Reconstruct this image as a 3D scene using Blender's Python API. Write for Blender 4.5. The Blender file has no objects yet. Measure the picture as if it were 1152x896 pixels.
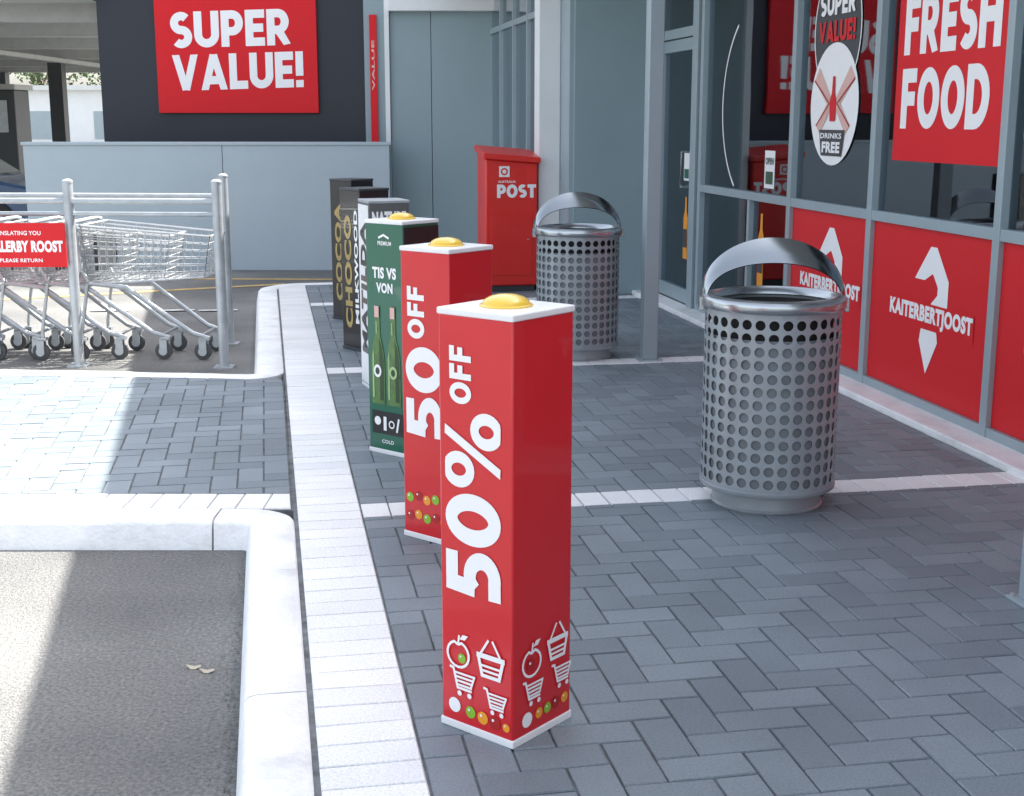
import bpy, math, random
from mathutils import Vector, Matrix
random.seed(7)
C = bpy.context.scene.collection
PI = math.pi
TH = math.radians(10.3)
cT, sT = math.cos(TH), math.sin(TH)
def W(p, q, z=0.0): return Vector((p*cT - q*sT, p*sT + q*cT, z))

# ------------------------------------------------------------------ materials
def newmat(name):
    m = bpy.data.materials.new(name); m.use_nodes = True
    nt = m.node_tree
    return m, nt, nt.nodes['Principled BSDF']
def plain(name, col, rough=0.5, metal=0.0, var=0.12, scale=6.0, bump=0.0, bscale=80.0, spec=0.5, coat=0.0, dirt=0.0, rvar=1.0):
    m, nt, b = newmat(name)
    b.inputs['Roughness'].default_value = rough
    b.inputs['Metallic'].default_value = metal
    b.inputs['Specular IOR Level'].default_value = spec
    b.inputs['Coat Weight'].default_value = coat
    tc = nt.nodes.new('ShaderNodeTexCoord')
    n = nt.nodes.new('ShaderNodeTexNoise'); n.inputs['Scale'].default_value = scale; n.inputs['Detail'].default_value = 6; n.inputs['Roughness'].default_value = .65
    nt.links.new(tc.outputs['Object'], n.inputs['Vector'])
    r = nt.nodes.new('ShaderNodeValToRGB')
    r.color_ramp.elements[0].position = .3; r.color_ramp.elements[1].position = .72
    r.color_ramp.elements[0].color = tuple(c*(1-var) for c in col)+(1,)
    r.color_ramp.elements[1].color = tuple(min(1, c*(1+var*.6)) for c in col)+(1,)
    nt.links.new(n.outputs['Fac'], r.inputs['Fac'])
    csock = r.outputs['Color']
    if dirt:
        n3 = nt.nodes.new('ShaderNodeTexNoise'); n3.inputs['Scale'].default_value = 2.3; n3.inputs['Detail'].default_value = 10; n3.inputs['Roughness'].default_value = .72
        nt.links.new(tc.outputs['Object'], n3.inputs['Vector'])
        r3 = nt.nodes.new('ShaderNodeValToRGB'); r3.color_ramp.elements[0].position = .30; r3.color_ramp.elements[1].position = .46
        r3.color_ramp.elements[0].color = (1-dirt, 1-dirt, 1-dirt*1.1, 1); r3.color_ramp.elements[1].color = (1, 1, 1, 1)
        nt.links.new(n3.outputs['Fac'], r3.inputs['Fac'])
        mm = nt.nodes.new('ShaderNodeMix'); mm.data_type = 'RGBA'; mm.blend_type = 'MULTIPLY'; mm.inputs['Factor'].default_value = 1
        nt.links.new(csock, mm.inputs['A']); nt.links.new(r3.outputs['Color'], mm.inputs['B']); csock = mm.outputs['Result']
    nt.links.new(csock, b.inputs['Base Color'])
    if rvar:
        mr = nt.nodes.new('ShaderNodeMapRange'); mr.inputs['To Min'].default_value = max(.02, rough-.08*rvar); mr.inputs['To Max'].default_value = min(1, rough+.1*rvar)
        nt.links.new(n.outputs['Fac'], mr.inputs['Value']); nt.links.new(mr.outputs['Result'], b.inputs['Roughness'])
    if bump:
        n2 = nt.nodes.new('ShaderNodeTexNoise'); n2.inputs['Scale'].default_value = bscale; n2.inputs['Detail'].default_value = 4
        nt.links.new(tc.outputs['Object'], n2.inputs['Vector'])
        bp = nt.nodes.new('ShaderNodeBump'); bp.inputs['Strength'].default_value = bump; bp.inputs['Distance'].default_value = .01
        nt.links.new(n2.outputs['Fac'], bp.inputs['Height']); nt.links.new(bp.outputs['Normal'], b.inputs['Normal'])
    return m
def paver_mat(name, ca, cb, stain):
    m, nt, b = newmat(name)
    at = nt.nodes.new('ShaderNodeAttribute'); at.attribute_name = 'rnd'
    mix = nt.nodes.new('ShaderNodeMix'); mix.data_type = 'RGBA'
    mix.inputs['A'].default_value = ca+(1,); mix.inputs['B'].default_value = cb+(1,)
    nt.links.new(at.outputs['Fac'], mix.inputs['Factor'])
    tc = nt.nodes.new('ShaderNodeTexCoord')
    n = nt.nodes.new('ShaderNodeTexNoise'); n.inputs['Scale'].default_value = 1.1; n.inputs['Detail'].default_value = 9; n.inputs['Roughness'].default_value = .6
    nt.links.new(tc.outputs['Object'], n.inputs['Vector'])
    r = nt.nodes.new('ShaderNodeValToRGB'); r.color_ramp.elements[0].position = .33; r.color_ramp.elements[1].position = .68
    r.color_ramp.elements[0].color = (stain, stain, stain, 1); r.color_ramp.elements[1].color = (1.08, 1.08, 1.08, 1)
    nt.links.new(n.outputs['Fac'], r.inputs['Fac'])
    mu = nt.nodes.new('ShaderNodeMix'); mu.data_type = 'RGBA'; mu.blend_type = 'MULTIPLY'; mu.inputs['Factor'].default_value = 1
    nt.links.new(mix.outputs['Result'], mu.inputs['A']); nt.links.new(r.outputs['Color'], mu.inputs['B'])
    n2 = nt.nodes.new('ShaderNodeTexNoise'); n2.inputs['Scale'].default_value = 140; n2.inputs['Detail'].default_value = 5
    nt.links.new(tc.outputs['Object'], n2.inputs['Vector'])
    r2 = nt.nodes.new('ShaderNodeValToRGB'); r2.color_ramp.elements[0].color = (.82, .82, .82, 1); r2.color_ramp.elements[1].color = (1.12, 1.12, 1.12, 1)
    r2.color_ramp.elements[0].position = .3; r2.color_ramp.elements[1].position = .7
    nt.links.new(n2.outputs['Fac'], r2.inputs['Fac'])
    m3 = nt.nodes.new('ShaderNodeMix'); m3.data_type = 'RGBA'; m3.blend_type = 'MULTIPLY'; m3.inputs['Factor'].default_value = 1
    nt.links.new(mu.outputs['Result'], m3.inputs['A']); nt.links.new(r2.outputs['Color'], m3.inputs['B'])
    nt.links.new(m3.outputs['Result'], b.inputs['Base Color'])
    b.inputs['Roughness'].default_value = .55
    bp = nt.nodes.new('ShaderNodeBump'); bp.inputs['Strength'].default_value = .35; bp.inputs['Distance'].default_value = .004
    nt.links.new(n2.outputs['Fac'], bp.inputs['Height']); nt.links.new(bp.outputs['Normal'], b.inputs['Normal'])
    return m
def asphalt_mat():
    m, nt, b = newmat('asphalt')
    tc = nt.nodes.new('ShaderNodeTexCoord')
    n = nt.nodes.new('ShaderNodeTexNoise'); n.inputs['Scale'].default_value = 75; n.inputs['Detail'].default_value = 8; n.inputs['Roughness'].default_value = .75
    v = nt.nodes.new('ShaderNodeTexVoronoi'); v.inputs['Scale'].default_value = 150
    big = nt.nodes.new('ShaderNodeTexNoise'); big.inputs['Scale'].default_value = .9; big.inputs['Detail'].default_value = 7
    for x in (n, v, big): nt.links.new(tc.outputs['Object'], x.inputs['Vector'])
    r = nt.nodes.new('ShaderNodeValToRGB'); r.color_ramp.elements[0].position = .34; r.color_ramp.elements[1].position = .70
    r.color_ramp.elements[0].color = (.085, .086, .086, 1); r.color_ramp.elements[1].color = (.30, .298, .288, 1)
    nt.links.new(n.outputs['Fac'], r.inputs['Fac'])
    r2 = nt.nodes.new('ShaderNodeValToRGB'); r2.color_ramp.elements[0].position = .35; r2.color_ramp.elements[1].position = .65
    r2.color_ramp.elements[0].color = (.70, .70, .71, 1); r2.color_ramp.elements[1].color = (1.2, 1.19, 1.16, 1)
    nt.links.new(big.outputs['Fac'], r2.inputs['Fac'])
    mu = nt.nodes.new('ShaderNodeMix'); mu.data_type = 'RGBA'; mu.blend_type = 'MULTIPLY'; mu.inputs['Factor'].default_value = 1
    nt.links.new(r.outputs['Color'], mu.inputs['A']); nt.links.new(r2.outputs['Color'], mu.inputs['B'])
    nt.links.new(mu.outputs['Result'], b.inputs['Base Color'])
    b.inputs['Roughness'].default_value = .85
    ad = nt.nodes.new('ShaderNodeMath'); ad.operation = 'ADD'
    nt.links.new(n.outputs['Fac'], ad.inputs[0]); nt.links.new(v.outputs['Distance'], ad.inputs[1])
    bp = nt.nodes.new('ShaderNodeBump'); bp.inputs['Strength'].default_value = .7; bp.inputs['Distance'].default_value = .007
    nt.links.new(ad.outputs['Value'], bp.inputs['Height']); nt.links.new(bp.outputs['Normal'], b.inputs['Normal'])
    return m
def glass_mat(name, tint, refl=1.0):
    m = bpy.data.materials.new(name); m.use_nodes = True; nt = m.node_tree; nt.nodes.clear()
    out = nt.nodes.new('ShaderNodeOutputMaterial'); mx = nt.nodes.new('ShaderNodeMixShader')
    tr = nt.nodes.new('ShaderNodeBsdfTransparent'); tr.inputs['Color'].default_value = tint+(1,)
    gl = nt.nodes.new('ShaderNodeBsdfGlossy'); gl.inputs['Roughness'].default_value = .02; gl.inputs['Color'].default_value = (.9, .95, 1, 1)
    fr = nt.nodes.new('ShaderNodeFresnel'); fr.inputs['IOR'].default_value = 1.6
    ma = nt.nodes.new('ShaderNodeMath'); ma.operation = 'MULTIPLY_ADD'; ma.inputs[1].default_value = refl; ma.inputs[2].default_value = .05
    tc = nt.nodes.new('ShaderNodeTexCoord'); n = nt.nodes.new('ShaderNodeTexNoise'); n.inputs['Scale'].default_value = 1.2
    bp = nt.nodes.new('ShaderNodeBump'); bp.inputs['Strength'].default_value = .05; bp.inputs['Distance'].default_value = .02
    nt.links.new(tc.outputs['Object'], n.inputs['Vector']); nt.links.new(n.outputs['Fac'], bp.inputs['Height']); nt.links.new(bp.outputs['Normal'], gl.inputs['Normal'])
    nt.links.new(fr.outputs['Fac'], ma.inputs[0]); nt.links.new(ma.outputs['Value'], mx.inputs['Fac'])
    nt.links.new(tr.outputs['BSDF'], mx.inputs[1]); nt.links.new(gl.outputs['BSDF'], mx.inputs[2]); nt.links.new(mx.outputs['Shader'], out.inputs['Surface'])
    return m
M = dict(
 paver=paver_mat('grey_paver', (.175, .210, .235), (.240, .282, .310), .82),
 wpaver=paver_mat('white_paver', (.80, .81, .81), (.89, .89, .88), .92),
 joint=plain('joint_sand', (.17, .18, .185), .9, var=.6, scale=14),
 concrete=plain('painted_kerb_concrete', (.86, .87, .87), .75, var=.12, scale=5, bump=.5, bscale=60, dirt=.2),
 asphalt=asphalt_mat(),
 red=plain('red_printed_board', (.62, .012, .020), .3, var=.05, scale=3, coat=.25, rvar=.3),
 boxred=plain('letter_box_red_paint', (.74, .022, .015), .35, var=.08, scale=3, coat=.2),
 redpanel=plain('red_panel_film', (.66, .014, .020), .42, var=.03, scale=1, spec=.3, rvar=0),
 redsign=plain('red_sign_print', (.68, .017, .024), .5, var=.03, scale=2, spec=.2, rvar=0),
 white=plain('white_plastic', (.84, .84, .84), .35, var=.05, scale=9),
 whiteink=plain('white_ink', (.88, .88, .88), .4, var=.02),
 yellow=plain('amber_dome_plastic', (.88, .58, .07), .25, var=.06, coat=.4),
 green=plain('green_printed_board', (.010, .12, .068), .3, var=.1, scale=4, coat=.3, rvar=.3),
 greenbottle=plain('green_bottle_ink', (.09, .19, .05), .3, var=.4, scale=22),
 lightgreen=plain('pale_green_ink', (.38, .55, .26), .4), peach=plain('peach_ink', (.72, .45, .40), .4), deepgreen=plain('deep_green_ink', (.02, .055, .012), .4),
 orange=plain('orange_ink', (.85, .33, .02), .4), fruitred=plain('fruit_red_ink', (.42, .01, .01), .4),
 fruitgreen=plain('fruit_green_ink', (.25, .5, .03), .4), gold=plain('gold_ink', (.42, .31, .11), .35, var=.25, scale=20),
 black=plain('black_board', (.012, .012, .014), .35, coat=.2), darkgrey=plain('dark_grey', (.05, .055, .06), .5),
 greyboard=plain('grey_printed_board', (.10, .105, .11), .35, coat=.2),
 galv=plain('galvanised_steel', (.44, .47, .49), .42, metal=.45, var=.2, scale=8),
 bingrey=plain('grey_powder_coat_perforated_steel', (.33, .37, .395), .38, metal=.3, var=.10, scale=7),
 liner=plain('bin_liner_steel', (.15, .17, .185), .55, metal=.1, var=.25, scale=9),
 brushed=plain('brushed_aluminium', (.46, .49, .51), .25, metal=.9, var=.05, scale=5, rvar=.3),
 hood=plain('polished_steel_hood', (.36, .39, .41), .17, metal=1.0, var=.05, scale=5, rvar=.3),
 chrome=plain('zinc_wire', (.56, .58, .59), .38, metal=.5, var=.1),
 castor=plain('grey_castor_rubber', (.075, .078, .08), .7),
 frame=plain('blue_grey_aluminium_frame', (.33, .405, .435), .4, metal=.15, var=.06, scale=3),
 wallblue=plain('blue_grey_wall_panel', (.27, .36, .385), .55, var=.05, scale=1.5),
 lowwall=plain('pale_blue_grey_render', (.40, .475, .52), .7, var=.05, scale=1.4, bump=.15),
 darkwall=plain('dark_navy_cladding', (.014, .018, .030), .5, var=.12, scale=1),
 wallwhite=plain('white_render', (.76, .78, .78), .7, var=.06, scale=2),
 soffit=plain('soffit_white', (.62, .64, .63), .7, var=.06), beam=plain('beam_grey', (.42, .43, .42), .6),
 glass=glass_mat('shop_glass', (.52, .63, .67), 1.15), dglass=glass_mat('dark_tinted_glass', (.22, .3, .33), 1.6),
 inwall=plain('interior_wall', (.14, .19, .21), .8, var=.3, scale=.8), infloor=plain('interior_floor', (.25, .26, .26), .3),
 tyre=plain('black_rubber', (.02, .02, .02), .8), carblue=plain('dark_blue_car_paint', (.03, .07, .15), .2, metal=.3, coat=.8),
 leaf=plain('foliage', (.07, .12, .035), .7, var=.5, scale=.8), bark=plain('bark', (.12, .09, .06), .9, bump=.5),
 orangeline=plain('ochre_road_paint', (.58, .40, .15), .7, var=.35, scale=8), whiteline=plain('white_road_paint', (.7, .7, .68), .7, var=.3, scale=8),
 grime=plain('brown_grime', (.10, .095, .08), .9, var=.4), dryleaf=plain('dry_leaf', (.5, .45, .35), .8),
)

# ------------------------------------------------------------------ mesh builder
class MB:
    def __init__(s): s.v=[]; s.f=[]; s.r=[]; s.cur=0.5
    def add(s, vs, fs):
        o=len(s.v); s.v += [tuple(v) for v in vs]
        for f in fs: s.f.append(tuple(i+o for i in f)); s.r.append(s.cur)
        return s
    def box(s, x0, x1, y0, y1, z0, z1):
        return s.add([(x0,y0,z0),(x1,y0,z0),(x1,y1,z0),(x0,y1,z0),(x0,y0,z1),(x1,y0,z1),(x1,y1,z1),(x0,y1,z1)],
                     [(0,3,2,1),(4,5,6,7),(0,1,5,4),(1,2,6,5),(2,3,7,6),(3,0,4,7)])
    def prism(s, pts, z0, z1):
        n=len(pts); vs=[(p[0],p[1],z0) for p in pts]+[(p[0],p[1],z1) for p in pts]
        return s.add(vs, [tuple(range(n-1,-1,-1)), tuple(range(n,2*n))]+[(i,(i+1)%n,n+(i+1)%n,n+i) for i in range(n)])
    def extr(s, pts, a, b):
        n=len(pts); vs=[(p[0],a,p[1]) for p in pts]+[(p[0],b,p[1]) for p in pts]
        return s.add(vs, [tuple(range(n)), tuple(range(2*n-1,n-1,-1))]+[(n+i,n+(i+1)%n,(i+1)%n,i) for i in range(n)])
    def tube(s, pts, r, n=8, caps=True):
        pts=[Vector(p) for p in pts]; rings=[]
        for i,p in enumerate(pts):
            if i==0: d=pts[1]-p
            elif i==len(pts)-1: d=p-pts[i-1]
            else: d=(pts[i+1]-p).normalized()+(p-pts[i-1]).normalized()
            d.normalize(); up=Vector((0,0,1)) if abs(d.z)<.9 else Vector((0,1,0))
            a=d.cross(up).normalized(); b=d.cross(a).normalized()
            rr=r[i] if isinstance(r,(list,tuple)) else r
            rings.append([p+(a*math.cos(2*PI*k/n)+b*math.sin(2*PI*k/n))*rr for k in range(n)])
        vs=[v for g in rings for v in g]; fs=[]
        for i in range(len(rings)-1):
            for k in range(n): fs.append((i*n+k,i*n+(k+1)%n,(i+1)*n+(k+1)%n,(i+1)*n+k))
        if caps: fs.append(tuple(range(n-1,-1,-1))); fs.append(tuple(range((len(rings)-1)*n,len(rings)*n)))
        return s.add(vs,fs)
    def lathe(s, prof, n=40, cx=0, cy=0):
        vs=[]; fs=[]
        for r,z in prof:
            for k in range(n): vs.append((cx+r*math.cos(2*PI*k/n), cy+r*math.sin(2*PI*k/n), z))
        for i in range(len(prof)-1):
            for k in range(n): fs.append((i*n+k,i*n+(k+1)%n,(i+1)*n+(k+1)%n,(i+1)*n+k))
        return s.add(vs,fs)
    def build(s, name, mat, parent=None, smooth=False, bevel=0, label=None, off=None, solid=0):
        me=bpy.data.meshes.new(name); v=s.v
        if off: v=[(a[0]-off[0],a[1]-off[1],a[2]-off[2]) for a in v]
        me.from_pydata(v,[],s.f); me.validate(); me.update()
        if len(set(s.r))>1:
            at=me.attributes.new('rnd','FLOAT','FACE')
            for i,x in enumerate(s.r[:len(me.polygons)]): at.data[i].value=x
        me.materials.append(mat)
        if smooth:
            me.polygons.foreach_set('use_smooth',[True]*len(me.polygons)); me.set_sharp_from_angle(angle=math.radians(40))
        o=bpy.data.objects.new(name,me); C.objects.link(o)
        if parent: o.parent=parent
        if solid:
            md=o.modifiers.new('solid','SOLIDIFY'); md.thickness=solid; md.offset=0
        if bevel:
            md=o.modifiers.new('bevel','BEVEL'); md.width=bevel; md.segments=2; md.limit_method='ANGLE'
        if label: o['label']=label
        return o
def thing(name, label, cat, loc=(0,0,0), rz=0, group=None):
    o=bpy.data.objects.new(name,None); C.objects.link(o); o.location=loc; o.rotation_euler=(0,0,rz); o.empty_display_size=.1
    o['label']=label; o['category']=cat
    if group: o['group']=group
    return o
def tag(o,label,cat,group=None):
    o['label']=label; o['category']=cat
    if group: o['group']=group
    return o
def struct(o, label=None):
    o['kind']='structure'
    if label: o['label']=label; o['category']=o.name.split('.')[0].replace('_',' ')
    return o
def dup(root, loc, rz, label):
    def cp(o,parent):
        c=o.copy(); C.objects.link(c); c.parent=parent
        for ch in list(o.children): cp(ch,c)
        return c
    r=cp(root,None); r.location=loc; r.rotation_euler=(0,0,rz); r['label']=label
    return r

# ------------------------------------------------------------------ flat print
_tc={}
def tgeo(body,bold):
    k=(body,bold)
    if k in _tc: return _tc[k]
    cu=bpy.data.curves.new('txt','FONT'); cu.body=body; cu.offset=bold; cu.resolution_u=4; cu.fill_mode='FRONT'; cu.space_character=1.0+bold*1.6
    o=bpy.data.objects.new('txt',cu); C.objects.link(o); bpy.context.view_layer.update()
    me=bpy.data.meshes.new_from_object(o.evaluated_get(bpy.context.evaluated_depsgraph_get()))
    v=[(a.co.x,a.co.y) for a in me.vertices]; f=[tuple(p.vertices) for p in me.polygons]
    bpy.data.objects.remove(o); bpy.data.meshes.remove(me)
    x0=min(a[0] for a in v); x1=max(a[0] for a in v); y0=min(a[1] for a in v); y1=max(a[1] for a in v)
    v=[((a[0]-x0)/(x1-x0),(a[1]-y0)/(y1-y0)) for a in v]
    _tc[k]=(v,f); return v,f
def EL(cx,cy,rx,ry,a0,a1,n=14): return [(cx+rx*math.cos(math.radians(a0+(a1-a0)*i/n)),cy+ry*math.sin(math.radians(a0+(a1-a0)*i/n))) for i in range(n+1)]
def glyph(ch,t):
    i=t/2
    if ch in 'O0':
        w=.80 if ch=='O' else .68
        return w,[(EL(w/2,.5,w/2-i,.5-i,0,360,40)[:-1],True)]
    if ch=='S':
        w=.62; ry=(1-2*i)/4; rx=w/2-i
        return w,[(EL(w/2,1-i-ry,rx,ry,40,270,20)+EL(w/2,i+ry,rx,ry,90,-140,20)[1:],False)]
    if ch=='5':
        w=.64
        return w,[([(w-.05,1-i),(.09+i,1-i)],False),([(.06+i,1),(.03+i,.47)],False),([(.03+i,.47)]+EL(w/2-.02,i+.225,w/2-i+.02,.225,112,-100,18)+[(.04,i)],False)]
    if ch=='U':
        w=.72; rx=w/2-i
        return w,[([(i,1)]+EL(w/2,i+rx,rx,rx,180,360,20)+[(w-i,1)],False)]
    if ch in 'PR':
        w=.64; ry=.23; cy=1-i-ry
        g=[([(i,0),(i,1)],False),([(i,1-i)]+EL(w-i-.2,cy,.2,ry,90,-90)+[(i,cy-ry)],False)]
        if ch=='R': w=.70; g.append(([(.32,.44),(w-i*1.05,-.02)],False))
        return w,g
    if ch=='D':
        w=.74
        return w,[([(i,0),(i,1)],False),([(i,1-i)]+EL(w-i-.32,.5,.32,.5-i,90,-90)+[(i,i)],False)]
    if ch in 'EFL':
        w=.56; g=[([(i,0),(i,1)],False)]
        if ch in 'EF': g+=[([(i,1-i),(w,1-i)],False),([(i,.5),(w-.04,.5)],False)]
        if ch in 'EL': g.append(([(i,i),(w,i)],False))
        return w,g
    if ch=='H':
        w=.72; return w,[([(i,0),(i,1)],False),([(w-i,0),(w-i,1)],False),([(i,.5),(w-i,.5)],False)]
    if ch=='V':
        w=.80; return w,[([(i*1.02,1.03),(w/2,.0-i*.05)],False),([(w-i*1.02,1.03),(w/2,.0-i*.05)],False)]
    if ch=='A':
        w=.82; return w,[([(i*1.02,-.03),(w/2,1+i*.05)],False),([(w-i*1.02,-.03),(w/2,1+i*.05)],False),([(.20,.27),(w-.20,.27)],False)]
    if ch=='T':
        w=.62; return w,[([(0,1-i),(w,1-i)],False),([(w/2,0),(w/2,1)],False)]
    if ch=='!':
        w=t*1.1; return w,[([(w/2,.32),(w/2,1)],False),([(w/2,0),(w/2,.2)],False)]
    if ch=='%':
        w=1.0; r=.225-t*.30; tt=t*.68
        return w,[(EL(.23,.75,r,r+.05,0,360,24)[:-1],True,tt),(EL(.77,.25,r,r+.05,0,360,24)[:-1],True,tt),([(.27,-.02),(.73,1.02)],False,tt*.9)]
    return .3,[]
def ribbon(pts,closed,t):
    n=len(pts); L=[];R=[]
    for k in range(n):
        p=Vector(pts[k]); a=Vector(pts[(k-1)%n]) if (closed or k>0) else None; b=Vector(pts[(k+1)%n]) if (closed or k<n-1) else None
        d1=(p-a).normalized() if a is not None else (b-p).normalized(); d2=(b-p).normalized() if b is not None else d1
        if a is None: d1=d2
        n1=Vector((-d1.y,d1.x)); n2=Vector((-d2.y,d2.x)); m=(n1+n2).normalized(); s=min(1.6,1/max(.3,m.dot(n1)))
        L.append(p+m*t/2*s); R.append(p-m*t/2*s)
    vs=[];fs=[]
    for l,r in zip(L,R): vs+= [tuple(l),tuple(r)]
    for k in range(n if closed else n-1):
        j=(k+1)%n; fs.append((2*k,2*k+1,2*j+1,2*j))
    return vs,fs
class D2:
    def __init__(s): s.v=[]; s.f=[]; s.k=0
    def add(s,vs,fs,k=None):
        kk=s.k if k is None else k
        o=len(s.v); s.v+=[(a[0],a[1],kk*.00015) for a in vs]; s.f+=[tuple(i+o for i in f) for f in fs]; s.k+=1; return s
    def text(s,body,x0,y0,w,h,up=False,mirror=False,bold=.03,skew=0,rot=0):
        v,f=tgeo(body,bold)
        if mirror: v=[(1-a,b) for a,b in v]; f=[t[::-1] for t in f]
        if up: vs=[(x0+h-b*h, y0+a*w) for a,b in v]
        else: vs=[(x0+a*w+b*skew*h, y0+b*h+a*w*rot) for a,b in v]
        return s.add(vs,f)
    def heavy(s,body,x0,y0,w,h,up=False,mirror=False,t=.23,skew=0,rot=0,gap=.06):
        gl=[glyph(c,t) for c in body]; tot=sum(g[0] for g in gl)+gap*(len(gl)-1); x=0
        for wd,sts in gl:
            for j,st in enumerate(sts):
                vs,fs=ribbon(st[0],st[1],st[2] if len(st)>2 else t); out=[]
                for a,b in vs:
                    a=(a+x)/tot; b=max(0,min(1,b))
                    if mirror: a=1-a
                    out.append((x0+h-b*h,y0+a*w) if up else (x0+a*w+b*skew*h,y0+b*h+a*w*rot))
                if mirror: fs=[f[::-1] for f in fs]
                s.add(out,fs,k=j*2)
            x+=wd+gap
        return s
    def poly(s,pts): return s.add(pts,[tuple(range(len(pts)))])
    def disc(s,cx,cy,rx,ry=None,n=24):
        ry=ry or rx; return s.poly([(cx+rx*math.cos(2*PI*k/n),cy+ry*math.sin(2*PI*k/n)) for k in range(n)])
    def ring(s,cx,cy,rx,ry,t,n=28,a0=0,a1=2*PI):
        full=abs(a1-a0-2*PI)<1e-4; m=n if full else n+1; vs=[]
        for k in range(m):
            a=a0+(a1-a0)*k/n; vs+= [(cx+rx*math.cos(a),cy+ry*math.sin(a)),(cx+(rx-t)*math.cos(a),cy+(ry-t)*math.sin(a))]
        return s.add(vs,[(2*k,(2*k+2)%(2*m),(2*k+3)%(2*m),2*k+1) for k in range(n)])
    def stroke(s,pts,w):
        vs,fs=ribbon(pts,False,w); return s.add(vs,fs)
    def put(s,name,mat,parent,O,U,V,lift=.002,label=None):
        O=Vector(O);U=Vector(U);V=Vector(V);N=U.cross(V).normalized()
        mb=MB(); mb.add([O+U*a+V*b+N*(lift+k) for a,b,k in s.v], s.f)
        return mb.build(name,mat,parent,label=label)

# ------------------------------------------------------------------ ground
g=MB().box(-200,200,-60,320,-.5,-.12).build('ground',M['asphalt']); struct(g,'grey asphalt of the car park, sunlit at left')
struct(MB().add([W(.06,-4,-.008),W(3.9,-4,-.008),W(3.9,13.5,-.008),W(.06,13.5,-.008),W(.06,-4,-.13),W(3.9,-4,-.13),W(3.9,13.5,-.13),W(.06,13.5,-.13)],
    [(0,1,2,3),(7,6,5,4),(4,5,1,0),(5,6,2,1),(6,7,3,2),(7,4,0,3)]).build('pavement_base',M['joint']))
qa=(5.46-.06*sT)/cT; 
pen=[(-7.5,5.46),(.06*cT-qa*sT,5.46),(W(.06,8.44).x,8.34),(-7.5,8.95)]
struct(MB().prism(pen,-.13,-.008).build('pavement_base',M['joint']))
def clip(poly,a,b,c):
    out=[]
    for i in range(len(poly)):
        P,Q=poly[i],poly[(i+1)%len(poly)]; dp=a*P[0]+b*P[1]-c; dq=a*Q[0]+b*Q[1]-c
        if dp<=0: out.append(P)
        if (dp<0<dq) or (dq<0<dp):
            t=dp/(dp-dq); out.append((P[0]+(Q[0]-P[0])*t,P[1]+(Q[1]-P[1])*t))
    return out
def area(p): return .5*abs(sum(p[i][0]*p[(i+1)%len(p)][1]-p[(i+1)%len(p)][0]*p[i][1] for i in range(len(p))))
def paver(mb,poly,z=0,bev=.003):
    if len(poly)<3 or area(poly)<.0009: return
    cx=sum(p[0] for p in poly)/len(poly); cy=sum(p[1] for p in poly)/len(poly); n=len(poly)
    mb.cur=random.random(); dz=random.uniform(-.0008,.0008); tx=random.uniform(-.010,.010); ty=random.uniform(-.010,.010)
    top=[];low=[]
    for x,y in poly:
        d=Vector((cx-x,cy-y)); d.normalize()
        X=x+d.x*bev*1.4; Y=y+d.y*bev*1.4
        top.append(tuple(W(X,Y,z+dz+(X-cx)*tx+(Y-cy)*ty))); low.append(tuple(W(x,y,z-.004)))
    low2=[(a[0],a[1],z-.012) for a in low]
    mb.add(top+low+low2,[tuple(range(n))]+[(n+i,n+(i+1)%n,(i+1)%n,i) for i in range(n)]+[(2*n+i,2*n+(i+1)%n,n+(i+1)%n,n+i) for i in range(n)])
PW=.118
def herring(mb,p0,p1,q0,q1,planes=(),w=PW,j=.003,o=(0,0)):
    i0=int((p0-o[0])/w)-2; i1=int((p1-o[0])/w)+2; k0=int((q0-o[1])/w)-2; k1=int((q1-o[1])/w)+2
    for i in range(i0,i1):
        for k in range(k0,k1):
            c=(i-k)%4
            if c==0: r=(i*w,(i+2)*w,k*w,(k+1)*w)
            elif c==3: r=(i*w,(i+1)*w,k*w,(k+2)*w)
            else: continue
            x0,x1,y0,y1=r[0]+o[0]+j,r[1]+o[0]-j,r[2]+o[1]+j,r[3]+o[1]-j
            x0=max(x0,p0+j);x1=min(x1,p1-j);y0=max(y0,q0+j);y1=min(y1,q1-j)
            if x1-x0<.012 or y1-y0<.012: continue
            poly=[(x0,y0),(x1,y0),(x1,y1),(x0,y1)]
            for pl in planes:
                poly=clip(poly,*pl)
                if len(poly)<3: break
            paver(mb,poly)
mb=MB()
bands=[(5.36,5.56),(8.62,8.82),(11.9,12.1)]
qs=[-1.5]+[x for b in bands for x in b]+[13.45]
for a,b in zip(qs[0::2],qs[1::2]): herring(mb,.345,3.36,a,b,o=(.345,0))
struct(mb.build('pavement',M['paver']),'dark grey herringbone paved footpath in front of the shop')
mb=MB()
def wplane(a,b,c): return (a*cT+b*sT, -a*sT+b*cT, c)
sl=(8.95-8.34)/(-7.5-W(.06,8.44).x)
cc=8.34-sl*W(.06,8.44).x
herring(mb,-8,.055,3.8,11,planes=(wplane(0,-1,-5.70),wplane(-sl,1,cc-.01),wplane(-1,0,7.3)),o=(.055,0))
struct(mb.build('pavement',M['paver']),'grey paved crossing between the kerbs at left')
mb=MB()
x=-7.3
while x<-.6:
    x2=x+.12
    pl=[(x+.0025,5.4725),(x2-.0025,5.4725),(x2-.0025,5.692),(x+.0025,5.692)]
    pq=[(a*cT+b*sT,-a*sT+b*cT) for a,b in pl]
    pq=clip(pq,1,0,.05)
    paver(mb,pq); x=x2
q=-1.5
while q<13.4:
    paver(mb,[(.078,q+.003),(.34,q+.003),(.34,q+.117),(.078,q+.117)]); q+=.12
for a,b in bands:
    p=.345
    while p<3.30:
        paver(mb,[(p+.003,a+.003),(p+.115,a+.003),(p+.115,b-.003),(p+.003,b-.003)]); p+=PW
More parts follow.
